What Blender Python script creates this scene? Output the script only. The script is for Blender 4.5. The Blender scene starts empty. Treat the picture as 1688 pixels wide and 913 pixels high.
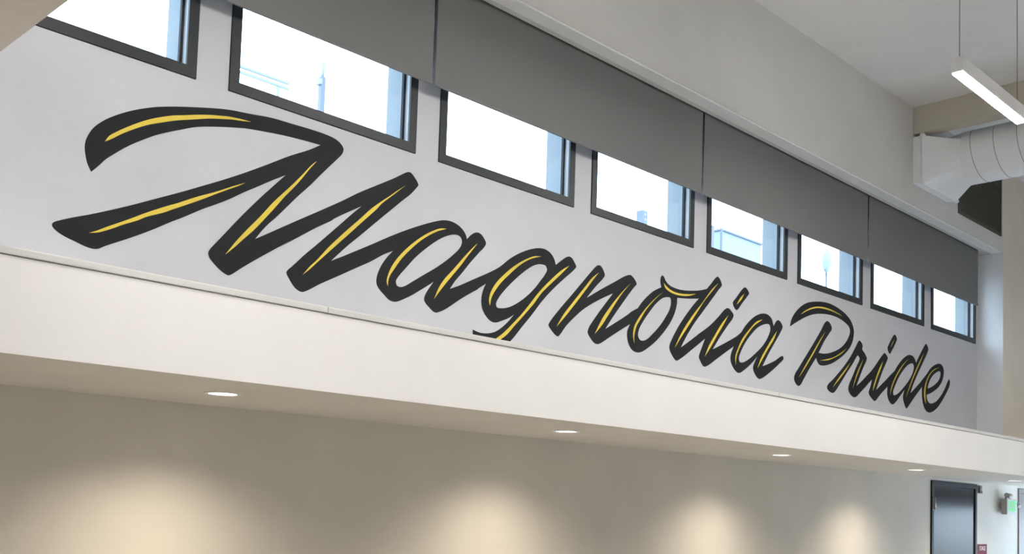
import bpy, bmesh, math, random
from mathutils import Matrix, Vector

# ------------------------------------------------------------------ camera, world, light
S = bpy.context.scene
COL = S.collection
CZ = 1.75                                   # camera height above the floor
cam_d = bpy.data.cameras.new('camera')
cam = bpy.data.objects.new('camera', cam_d); COL.objects.link(cam)
cam_d.sensor_fit = 'HORIZONTAL'; cam_d.sensor_width = 36.0
cam_d.lens = 1735.0 * 36.0 / 1688.0
cam_d.shift_y = (717.639 - 456.5) / 1688.0
cam_d.clip_end = 300
cam.matrix_world = Matrix((
    (0.7014656, -0.0702533, -0.7092324, 0.0),
    (-0.7119669, -0.0238464, -0.7018080, 0.0),
    (0.0323917, 0.9972441, -0.0667455, CZ),
    (0, 0, 0, 1)))
S.camera = cam

W = bpy.data.worlds.new('sky'); S.world = W; W.use_nodes = True
wb = W.node_tree.nodes['Background']
wb.inputs['Color'].default_value = (0.66, 0.83, 1.0, 1)
wb.inputs['Strength'].default_value = 7.0
S.view_settings.view_transform = 'Standard'
S.view_settings.look = 'None'
S.view_settings.exposure = 0.3
S.view_settings.gamma = 1.0
S.view_settings.use_curve_mapping = False

PENDANT_POWER = 130.0
SPOT_WATTS = 56.0

# ------------------------------------------------------------------ materials
def mat(name, col, rough=0.6, metal=0.0, var=0.03, scale=3.0, bump=0.0, bscale=120.0, spec=0.5, emit=None, estr=0.0):
    m = bpy.data.materials.new(name); m.use_nodes = True
    nt = m.node_tree; b = nt.nodes['Principled BSDF']
    b.inputs['Roughness'].default_value = rough
    b.inputs['Metallic'].default_value = metal
    b.inputs['Specular IOR Level'].default_value = spec
    tc = nt.nodes.new('ShaderNodeTexCoord')
    n = nt.nodes.new('ShaderNodeTexNoise'); n.inputs['Scale'].default_value = scale; n.inputs['Detail'].default_value = 4
    nt.links.new(tc.outputs['Object'], n.inputs['Vector'])
    r = nt.nodes.new('ShaderNodeValToRGB')
    r.color_ramp.elements[0].position = 0.3; r.color_ramp.elements[1].position = 0.7
    r.color_ramp.elements[0].color = (*[max(0, c * (1 - var)) for c in col], 1)
    r.color_ramp.elements[1].color = (*[min(1, c * (1 + var)) for c in col], 1)
    nt.links.new(n.outputs['Fac'], r.inputs['Fac']); nt.links.new(r.outputs['Color'], b.inputs['Base Color'])
    if bump > 0:
        n2 = nt.nodes.new('ShaderNodeTexNoise'); n2.inputs['Scale'].default_value = bscale; n2.inputs['Detail'].default_value = 3
        nt.links.new(tc.outputs['Object'], n2.inputs['Vector'])
        bp = nt.nodes.new('ShaderNodeBump'); bp.inputs['Strength'].default_value = bump; bp.inputs['Distance'].default_value = 0.002
        nt.links.new(n2.outputs['Fac'], bp.inputs['Height']); nt.links.new(bp.outputs['Normal'], b.inputs['Normal'])
    if emit:
        b.inputs['Emission Color'].default_value = (*emit, 1); b.inputs['Emission Strength'].default_value = estr
    return m

def glass_mat():
    m = bpy.data.materials.new('clear_glass'); m.use_nodes = True; nt = m.node_tree
    for n in list(nt.nodes):
        if n.type != 'OUTPUT_MATERIAL': nt.nodes.remove(n)
    t = nt.nodes.new('ShaderNodeBsdfTransparent'); t.inputs['Color'].default_value = (0.93, 0.96, 0.97, 1)
    g = nt.nodes.new('ShaderNodeBsdfGlossy'); g.inputs['Roughness'].default_value = 0.02
    lw = nt.nodes.new('ShaderNodeLayerWeight'); pw = nt.nodes.new('ShaderNodeMath'); pw.operation = 'POWER'; pw.inputs[1].default_value = 5.0
    nt.links.new(lw.outputs['Facing'], pw.inputs[0])
    f = nt.nodes.new('ShaderNodeMath'); f.operation = 'MULTIPLY_ADD'; f.inputs[1].default_value = 0.9; f.inputs[2].default_value = 0.03
    nt.links.new(pw.outputs[0], f.inputs[0])
    mx = nt.nodes.new('ShaderNodeMixShader')
    nt.links.new(f.outputs[0], mx.inputs['Fac']); nt.links.new(t.outputs[0], mx.inputs[1]); nt.links.new(g.outputs[0], mx.inputs[2])
    nt.links.new(mx.outputs[0], nt.nodes['Material Output'].inputs['Surface'])
    return m

M = dict(
    mural=mat('mural_wall_paint', (0.535, 0.542, 0.578), 0.75, bump=0.12),
    side=mat('side_wall_paint', (0.50, 0.49, 0.47), 0.75, bump=0.12),
    pier=mat('pier_warm_lit_colour', (0.76, 0.695, 0.60), 0.75, bump=0.12),  # warm lamplight on the pier is put into its base colour
    white=mat('white_wall_paint', (0.80, 0.785, 0.76), 0.75, bump=0.12),
    fascia=mat('bright_white_paint', (0.90, 0.885, 0.865), 0.65, bump=0.1, var=0.015),
    lower=mat('warm_wall_paint', (0.76, 0.73, 0.675), 0.75, bump=0.12),
    header=mat('upper_wall_paint', (0.66, 0.655, 0.64), 0.75, bump=0.12),
    ceil=mat('ceiling_paint', (0.74, 0.735, 0.73), 0.85, bump=0.15),
    beam=mat('tan_beam_paint', (0.51, 0.475, 0.40), 0.8, bump=0.15),
    trim=mat('pale_trim_paint', (0.86, 0.865, 0.87), 0.5),
    cap=mat('grey_white_cap_paint', (0.70, 0.695, 0.68), 0.55),
    ret=mat('return_wall_paint', (0.71, 0.72, 0.74), 0.7),
    stucco=mat('exterior_stucco', (0.285, 0.32, 0.35), 0.9, bump=0.3, bscale=60),
    jambal=mat('pale_aluminium_jamb', (0.40, 0.44, 0.48), 0.4),
    beaml=mat('light_tan_beam_paint', (0.60, 0.54, 0.465), 0.8, bump=0.15),
    concrete=mat('pale_roof_membrane', (0.5, 0.5, 0.5), 0.9),
    unit=mat('pale_blue_unit_paint', (0.19, 0.24, 0.27), 0.6),
    floor=mat('polished_concrete', (0.32, 0.30, 0.27), 0.45, var=0.12, scale=1.5),
    frame=mat('dark_aluminium', (0.026, 0.029, 0.0325), 0.45, metal=0.0, spec=0.35),
    gasket=mat('black_gasket', (0.012, 0.014, 0.02), 0.7),
    glass=glass_mat(),
    shade=mat('grey_shade_fabric', (0.18, 0.181, 0.183), 0.9, var=0.03, scale=1.2, bump=0.25, bscale=400),
    black=mat('black_mural_paint', (0.0135, 0.015, 0.0165), 0.6, var=0.12, scale=6, spec=0.16),
    yellow=mat('yellow_mural_paint', (0.68, 0.525, 0.06), 0.65, var=0.06, scale=8),
    ductw=mat('white_duct_paint', (0.86, 0.875, 0.91), 0.45, var=0.02),
    seam=mat('duct_seam', (0.40, 0.40, 0.41), 0.5),
    steel=mat('zinc_steel', (0.45, 0.45, 0.44), 0.35, metal=0.8),
    grille=mat('dark_bronze_grille', (0.070, 0.065, 0.048), 0.6),
    pend=mat('white_fixture_body', (0.82, 0.82, 0.81), 0.35),
    led=mat('lit_diffuser', (0.9, 0.9, 0.88), 0.5, emit=(1.0, 0.972, 0.935), estr=PENDANT_POWER),
    lens=mat('lit_downlight_lens', (0.9, 0.9, 0.88), 0.5, emit=(1.0, 0.95, 0.86), estr=6.0),
    cable=mat('grey_cable', (0.20, 0.19, 0.19), 0.5),
    door=mat('blue_grey_door_paint', (0.036, 0.043, 0.050), 0.17, var=0.05, spec=0.08),
    dframe=mat('charcoal_frame_paint', (0.020, 0.023, 0.027), 0.55, spec=0.12),
    taupe=mat('taupe_door_paint', (0.28, 0.255, 0.245), 0.5),
    maroon=mat('maroon_plastic', (0.24, 0.06, 0.095), 0.75, spec=0.1),
    letterw=mat('white_lettering', (0.85, 0.83, 0.85), 0.5),
    signbody=mat('beige_sign_housing', (0.38, 0.35, 0.33), 0.5),
    signface=mat('white_sign_face', (0.62, 0.68, 0.65), 0.5, spec=0.2),
    exitg=mat('lit_green_lettering', (0.05, 0.6, 0.15), 0.5, emit=(0.16, 0.90, 0.30), estr=0.42),
    greyp=mat('grey_plastic', (0.20, 0.20, 0.19), 0.5),
    pole=mat('galvanised_pole', (0.085, 0.10, 0.135), 0.5),
    ground=mat('outdoor_paving', (0.35, 0.34, 0.32), 0.9, var=0.15),
)

# ------------------------------------------------------------------ helpers
def link(name, me, material=None, parent=None):
    o = bpy.data.objects.new(name, me); COL.objects.link(o)
    if material is not None and me is not None:
        for x in (material if isinstance(material, (list, tuple)) else [material]): me.materials.append(x)
    if parent is not None: o.parent = parent
    return o
def tag(o, label=None, cat=None, group=None, kind=None):
    if label: o['label'] = label
    if cat: o['category'] = cat
    if group: o['group'] = group
    if kind: o['kind'] = kind
    return o
def empty(name, loc):
    o = bpy.data.objects.new(name, None); COL.objects.link(o); o.location = loc; o.empty_display_size = 0.1
    return o
class MB:
    """collects shapes into one mesh; off is subtracted so the mesh is local to its parent"""
    def __init__(s, off=(0, 0, 0)): s.bm = bmesh.new(); s.off = Vector(off)
    def box(s, x0, x1, y0, y1, z0, z1, bev=0.0, mi=0):
        r = bmesh.ops.create_cube(s.bm, size=1.0)
        for v in r['verts']:
            v.co = Vector(((x0 + x1) / 2 + v.co.x * (x1 - x0), (y0 + y1) / 2 + v.co.y * (y1 - y0), (z0 + z1) / 2 + v.co.z * (z1 - z0))) - s.off
        fs = {f for v in r['verts'] for f in v.link_faces}
        for f in fs: f.material_index = mi
        if bev > 0:
            es = {e for v in r['verts'] for e in v.link_edges}
            bmesh.ops.bevel(s.bm, geom=list(es), offset=bev, segments=2, profile=0.7, affect='EDGES')
        return s
    def cyl(s, p0, p1, r0, r1=None, n=16, caps=True):
        p0 = Vector(p0) - s.off; p1 = Vector(p1) - s.off; r1 = r0 if r1 is None else r1
        d = (p1 - p0).normalized(); a = d.orthogonal().normalized(); b = d.cross(a)
        R0 = [s.bm.verts.new(p0 + (a * math.cos(t) + b * math.sin(t)) * r0) for t in [2 * math.pi * i / n for i in range(n)]]
        R1 = [s.bm.verts.new(p1 + (a * math.cos(t) + b * math.sin(t)) * r1) for t in [2 * math.pi * i / n for i in range(n)]]
        for i in range(n):
            f = s.bm.faces.new((R0[i], R0[(i + 1) % n], R1[(i + 1) % n], R1[i])); f.smooth = True
        if caps: s.bm.faces.new(R0[::-1]); s.bm.faces.new(R1)
        return s
    def ring(s, c, axis, ro, ri, h, n=32):
        """flat annular ring, thickness h along axis from c"""
        c = Vector(c) - s.off; d = Vector(axis).normalized(); a = d.orthogonal().normalized(); b = d.cross(a)
        def circ(r, k): return [s.bm.verts.new(c + d * k + (a * math.cos(2 * math.pi * i / n) + b * math.sin(2 * math.pi * i / n)) * r) for i in range(n)]
        A, B, C, D = circ(ri, 0), circ(ro, 0), circ(ro * 0.985, h), circ(ri, h)
        for P, Q in ((A, B), (B, C), (C, D), (D, A)):
            for i in range(n): s.bm.faces.new((P[i], P[(i + 1) % n], Q[(i + 1) % n], Q[i]))
        return s
    def loft(s, rings, smooth=True, cap0=False, cap1=False):
        V = [[s.bm.verts.new(Vector(p) - s.off) for p in r] for r in rings]
        n = len(V[0])
        for A, B in zip(V, V[1:]):
            for i in range(n):
                f = s.bm.faces.new((A[i], A[(i + 1) % n], B[(i + 1) % n], B[i])); f.smooth = smooth
        if cap0: s.bm.faces.new(V[0][::-1])
        if cap1: s.bm.faces.new(V[-1])
        return s
    def build(s, name, material, parent=None, loc=None):
        bmesh.ops.recalc_face_normals(s.bm, faces=s.bm.faces)
        me = bpy.data.meshes.new(name); s.bm.to_mesh(me); s.bm.free()
        o = link(name, me, material, parent)
        if loc is not None: o.location = loc
        return o

def cells(mb, xs, ys, zs, skip, rv=None):
    """solid slab of boxes on a grid with openings; only outer faces are kept"""
    for i in range(len(xs) - 1):
        for j in range(len(zs) - 1):
            if skip((xs[i] + xs[i + 1]) / 2, (zs[j] + zs[j + 1]) / 2): continue
            mb.box(xs[i], xs[i + 1], ys[0], ys[1], zs[j], zs[j + 1])
def clean_slab(mb):
    bm = mb.bm
    bmesh.ops.remove_doubles(bm, verts=bm.verts, dist=1e-5)
    seen = {}
    for f in bm.faces:
        k = tuple(sorted(v.index for v in f.verts))
        seen.setdefault(k, []).append(f)
    bm.verts.index_update()
    seen = {}
    for f in bm.faces: seen.setdefault(frozenset(v.index for v in f.verts), []).append(f)
    dead = [f for fs in seen.values() if len(fs) > 1 for f in fs]
    bmesh.ops.delete(bm, geom=dead, context='FACES_ONLY')

def text_mesh(txt, size, depth):
    cu = bpy.data.curves.new('t', 'FONT'); cu.body = txt; cu.size = size; cu.extrude = depth; cu.align_x = 'CENTER'; cu.align_y = 'CENTER'
    cu.resolution_u = 3
    ob = bpy.data.objects.new('t', cu); COL.objects.link(ob)
    me = bpy.data.meshes.new_from_object(ob.evaluated_get(bpy.context.evaluated_depsgraph_get()))
    bpy.data.objects.remove(ob); bpy.data.curves.remove(cu)
    return me

# ------------------------------------------------------------------ measures (metres; y runs into the mural wall)
YM = 4.5          # face of the mural wall and of the wall below the bulkhead
YH = 4.225        # face of the upper wall
YF = 3.438        # face of the bulkhead
ZS = CZ + 0.426   # underside of the bulkhead
ZT = CZ + 0.7636  # top of the bulkhead trim
ZTB = CZ + 0.735
ZH = CZ + 2.951   # underside of the upper wall
ZC = CZ + 3.89    # ceiling
XL, XR, YB = -4.5, 14.5, -4.2
XREC = 11.843     # right end of the window recess
XRECL = 1.02
WIN0, WPITCH, WW = 2.524, 1.3475, 1.178
ZW0, ZW1 = CZ + 1.953, CZ + 2.80
WX = [(WIN0 + WPITCH * k, WIN0 + WPITCH * k + WW) for k in range(-1, 7)]

# ------------------------------------------------------------------ structure
f = MB().box(XL, XR, YB, YM + 0.3, -0.2, 0).build('floor', M['floor']); tag(f, 'smooth pale floor of the large hall', 'floor', kind='structure')
c = MB().box(XL, XR, YB, YM + 0.3, ZC, ZC + 0.2).build('ceiling', M['ceil']); tag(c, 'flat pale grey ceiling above the upper wall', 'ceiling', kind='structure')
w = MB().box(XL - 0.2, XL, YB, YM + 0.3, -0.2, ZC + 0.2).build('wall_left', M['side']); tag(w, 'plain end wall at the near end of the hall', 'wall', kind='structure')
# far end wall with an unseen doorway added next to the corner (for daylight on the door and the wall beside it)
EY0, EY1, EZ1 = 1.2, 4.3, 1.92
mb = MB()
mb.box(XR, XR + 0.2, YB - 0.2, EY0, -0.2, ZC + 0.2); mb.box(XR, XR + 0.2, EY1, YM + 0.3, -0.2, ZC + 0.2); mb.box(XR, XR + 0.2, EY0, EY1, EZ1, ZC + 0.2); mb.box(XR, XR + 0.2, EY0, EY1, -0.2, 0.0)
w = mb.build('wall_right', M['side']); tag(w, 'plain end wall at the far end of the hall', 'wall', kind='structure')
w = MB().box(XL, XR, YB - 0.2, YB, -0.2, ZC + 0.2).build('wall_front', M['side']); tag(w, 'plain wall opposite the mural', 'wall', kind='structure')
def portal(loc, rot, sx, sy):
    ld = bpy.data.lights.new('daylight_portal', 'AREA'); ld.shape = 'RECTANGLE'; ld.size = sx; ld.size_y = sy; ld.cycles.is_portal = True
    lo = bpy.data.objects.new('daylight_portal', ld); COL.objects.link(lo); lo.location = loc; lo.rotation_euler = rot
    return lo
portal((XR + 0.1, (EY0 + EY1) / 2, EZ1 / 2), (0, math.pi / 2, 0), EZ1, EY1 - EY0)

# mural wall: openings for the windows, reveals in exterior stucco
def in_win(x, z): return any(a < x < b for a, b in WX) and ZW0 < z < ZW1
xs = [XL] + [v for ab in WX for v in ab] + [XR]
mb = MB(); cells(mb, xs, [YM, YM + 0.205], [ZS, ZW0, ZW1, ZC], in_win); clean_slab(mb)
for fc in mb.bm.faces:
    cc = fc.calc_center_median(); 
    if cc.y > YM + 0.01: fc.material_index = 1
w = mb.build('wall_back', [M['mural'], M['stucco']]); tag(w, 'pale grey wall carrying the painted lettering, windows along its top', 'wall', kind='structure')

# lower wall with two door openings
D1 = (10.631, 11.82, CZ + 0.402); D2 = (13.09, 14.25, CZ + 0.40)
mb = MB(); cells(mb, [XL, D1[0], D1[1], D2[0], D2[1], XR], [YM, YM + 0.205], [0, D1[2], ZS], lambda x, z: z < D1[2] and (D1[0] < x < D1[1] or D2[0] < x < D2[1]))
clean_slab(mb); w = mb.build('wall_lower', M['lower']); tag(w, 'warm white wall under the bulkhead washed by downlights', 'wall', kind='structure')

# bulkhead with downlight holes in its underside
DLX = [0.0, 2.235, 4.37, 6.67, 8.91, 11.25]; DLY = 3.90; RH = 0.062
bm = bmesh.new()
x0, x1, y0, y1 = XL, XR, YF, YM
n = 24
def quad(a, b, c_, d_): 
    bm.faces.new([bm.verts.new(Vector(p)) for p in (a, b, c_, d_)])
quad((x0, y0, ZS), (x1, y0, ZS), (x1, y0, ZTB), (x0, y0, ZTB))
quad((x0, y0, ZTB), (x1, y0, ZTB), (x1, y1, ZTB), (x0, y1, ZTB))
# underside: strips between square cells that hold the round holes
h = 0.12; last = x0
for X in DLX:
    quad((last, y0, ZS), (X - h, y0, ZS), (X - h, y1, ZS), (last, y1, ZS)); last = X + h
    quad((X - h, y0, ZS), (X + h, y0, ZS), (X + h, DLY - h, ZS), (X - h, DLY - h, ZS))
    quad((X - h, DLY + h, ZS), (X + h, DLY + h, ZS), (X + h, y1, ZS), (X - h, y1, ZS))
    ci = [bm.verts.new((X + RH * math.cos(2 * math.pi * i / n), DLY + RH * math.sin(2 * math.pi * i / n), ZS)) for i in range(n)]
    sq = []
    for i in range(n):
        t = 2 * math.pi * i / n; k = h / max(abs(math.cos(t)), abs(math.sin(t)))
        sq.append(bm.verts.new((X + k * math.cos(t), DLY + k * math.sin(t), ZS)))
    up = [bm.verts.new((v.co.x, v.co.y, ZS + 0.09)) for v in ci]
    for i in range(n):
        j = (i + 1) % n
        bm.faces.new((ci[i], ci[j], sq[j], sq[i])); bm.faces.new((ci[i], ci[j], up[j], up[i]))
    bm.faces.new(up)
quad((last, y0, ZS), (x1, y0, ZS), (x1, y1, ZS), (last, y1, ZS))
bmesh.ops.remove_doubles(bm, verts=bm.verts, dist=1e-5); bmesh.ops.recalc_face_normals(bm, faces=bm.faces)
me = bpy.data.meshes.new('wall_bulkhead'); bm.to_mesh(me); bm.free()
w = link('wall_bulkhead', me, [M['fascia'], M['lower']])
for p in me.polygons:
    if abs(p.normal.z) > 0.9 and p.center.z < ZS + 0.01: p.material_index = 1
tag(w, 'long white bulkhead below the lettering with recessed downlights', 'bulkhead', kind='structure')

# cap trim of the bulkhead in butted lengths
t = empty('trim_1', (0, YF, ZTB)); tag(t, 'slim pale cap trim along the top of the bulkhead', 'trim', kind='structure')
J = [XL, -1.02, 2.411, 5.84, 9.27, 12.70, XR]
for a, b in zip(J, J[1:]):
    mb = MB((0, YF, ZTB)).box(a + 0.0015, b - 0.0015, YF - 0.005, YF + 0.16, ZTB + 0.003, ZT, bev=0.004)
    mb.build('trim_section', M['cap'], t)

# upper wall and its right and left piers
mb = MB()
mb.box(XL, XREC, YH, 4.392, ZH, ZC); mb.box(11.632, XREC, 4.392, YM, ZH, ZC); w = mb.build('wall_upper', M['header']); tag(w, 'plain grey upper wall between shade pocket and ceiling', 'wall', kind='structure')
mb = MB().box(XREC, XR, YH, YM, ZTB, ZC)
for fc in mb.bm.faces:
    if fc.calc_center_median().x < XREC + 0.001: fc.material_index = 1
w = mb.build('wall_pier', [M['pier'], M['ret']]); tag(w, 'wall pier right of the last window, warm light in its colour', 'wall', kind='structure')
w = MB().box(XL, XRECL, YH, YM, ZTB, ZH).build('wall_pier_near', M['header']); tag(w, 'near wall pier left of the first window, outside the picture', 'wall', kind='structure')
w = MB().box(XRECL, XREC - 0.03, YH + 0.004, 4.334, ZH - 0.012, ZH).build('trim_2', M['trim']); tag(w, 'pale closure strip on the underside of the upper wall before the shades', 'trim', kind='structure')
# ceiling beams
w = MB().box(9.535, 9.66, YB, YH, CZ + 3.63, ZC).build('ceiling_beam', M['beam']); tag(w, 'tan dropped ceiling beam above the round white duct', 'beam', kind='structure')
w = MB().box(0.98, 1.322, YB, YM, CZ + 1.6, CZ + 1.95).build('ceiling_beam', M['beaml']); tag(w, 'tan beam in the top left corner cutting across the first window', 'beam', kind='structure')

# ------------------------------------------------------------------ windows
def window(k, a, b, lab):
    root = empty('window_%d' % k, (a, YM, ZW0)); tag(root, lab, 'window', kind='structure')
    o = (a, YM, ZW0); F = 0.055; e = 0.002
    def four(y0, y1, names, m, bev=0.0015):
        for (x0, x1, z0, z1) in ((a + e, b - e, ZW0 + e, ZW0 + F), (a + e, b - e, ZW1 - F, ZW1 - e)): MB(o).box(x0, x1, y0, y1, z0, z1, bev=bev).build(names[0], m, root)
        for (x0, x1) in ((a + e, a + F), (b - F, b - e)): MB(o).box(x0, x1, y0, y1, ZW0 + F, ZW1 - F, bev=bev).build(names[1], m, root)
    four(YM - 0.008, YM + 0.006, ('frame_rail', 'frame_stile'), M['frame'])
    four(YM + 0.006, YM + 0.040, ('inner_sill', 'inner_jamb'), M['jambal'], 0)
    four(YM + 0.040, YM + 0.058, ('glazing_rail', 'glazing_stile'), M['gasket'], 0)
    four(YM + 0.058, YM + 0.205, ('outer_sill', 'outer_jamb'), M['stucco'], 0)
    g = MB(o); q = 0.014; i0, i1, j0, j1 = a + F, b - F, ZW0 + F, ZW1 - F
    g.box(i0, i0 + q, YM + 0.040, YM + 0.058, j0, j1); g.box(i1 - q, i1, YM + 0.040, YM + 0.058, j0, j1)
    g.box(i0 + q, i1 - q, YM + 0.040, YM + 0.058, j0, j0 + q); g.box(i0 + q, i1 - q, YM + 0.040, YM + 0.058, j1 - q, j1)
    g.build('glazing_gasket', M['gasket'], root)
    MB(o).box(i0 + q, i1 - q, YM + 0.046, YM + 0.052, j0 + q, j1 - q).build('glass_pane', M['glass'], root)
ordn = ['in the top left corner partly covered by the tan beam', 'second in the row, above the letter M', 'third in the row, above the first letters a and g', 'fourth in the row, above the letters n and o', 'fifth in the row, above the letters l and i', 'sixth in the row, above the capital P', 'seventh in the row, above the letters r and i', 'last in the row, beside the return wall']
portal(((WX[0][0] + WX[-1][1]) / 2, YM + 0.21, (ZW0 + ZW1) / 2), (-math.pi / 2, 0, 0), WX[-1][1] - WX[0][0], ZW1 - ZW0)
for k, (a, b) in enumerate(WX): window(k + 1, a, b, 'dark framed clerestory window ' + ordn[k])

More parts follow.
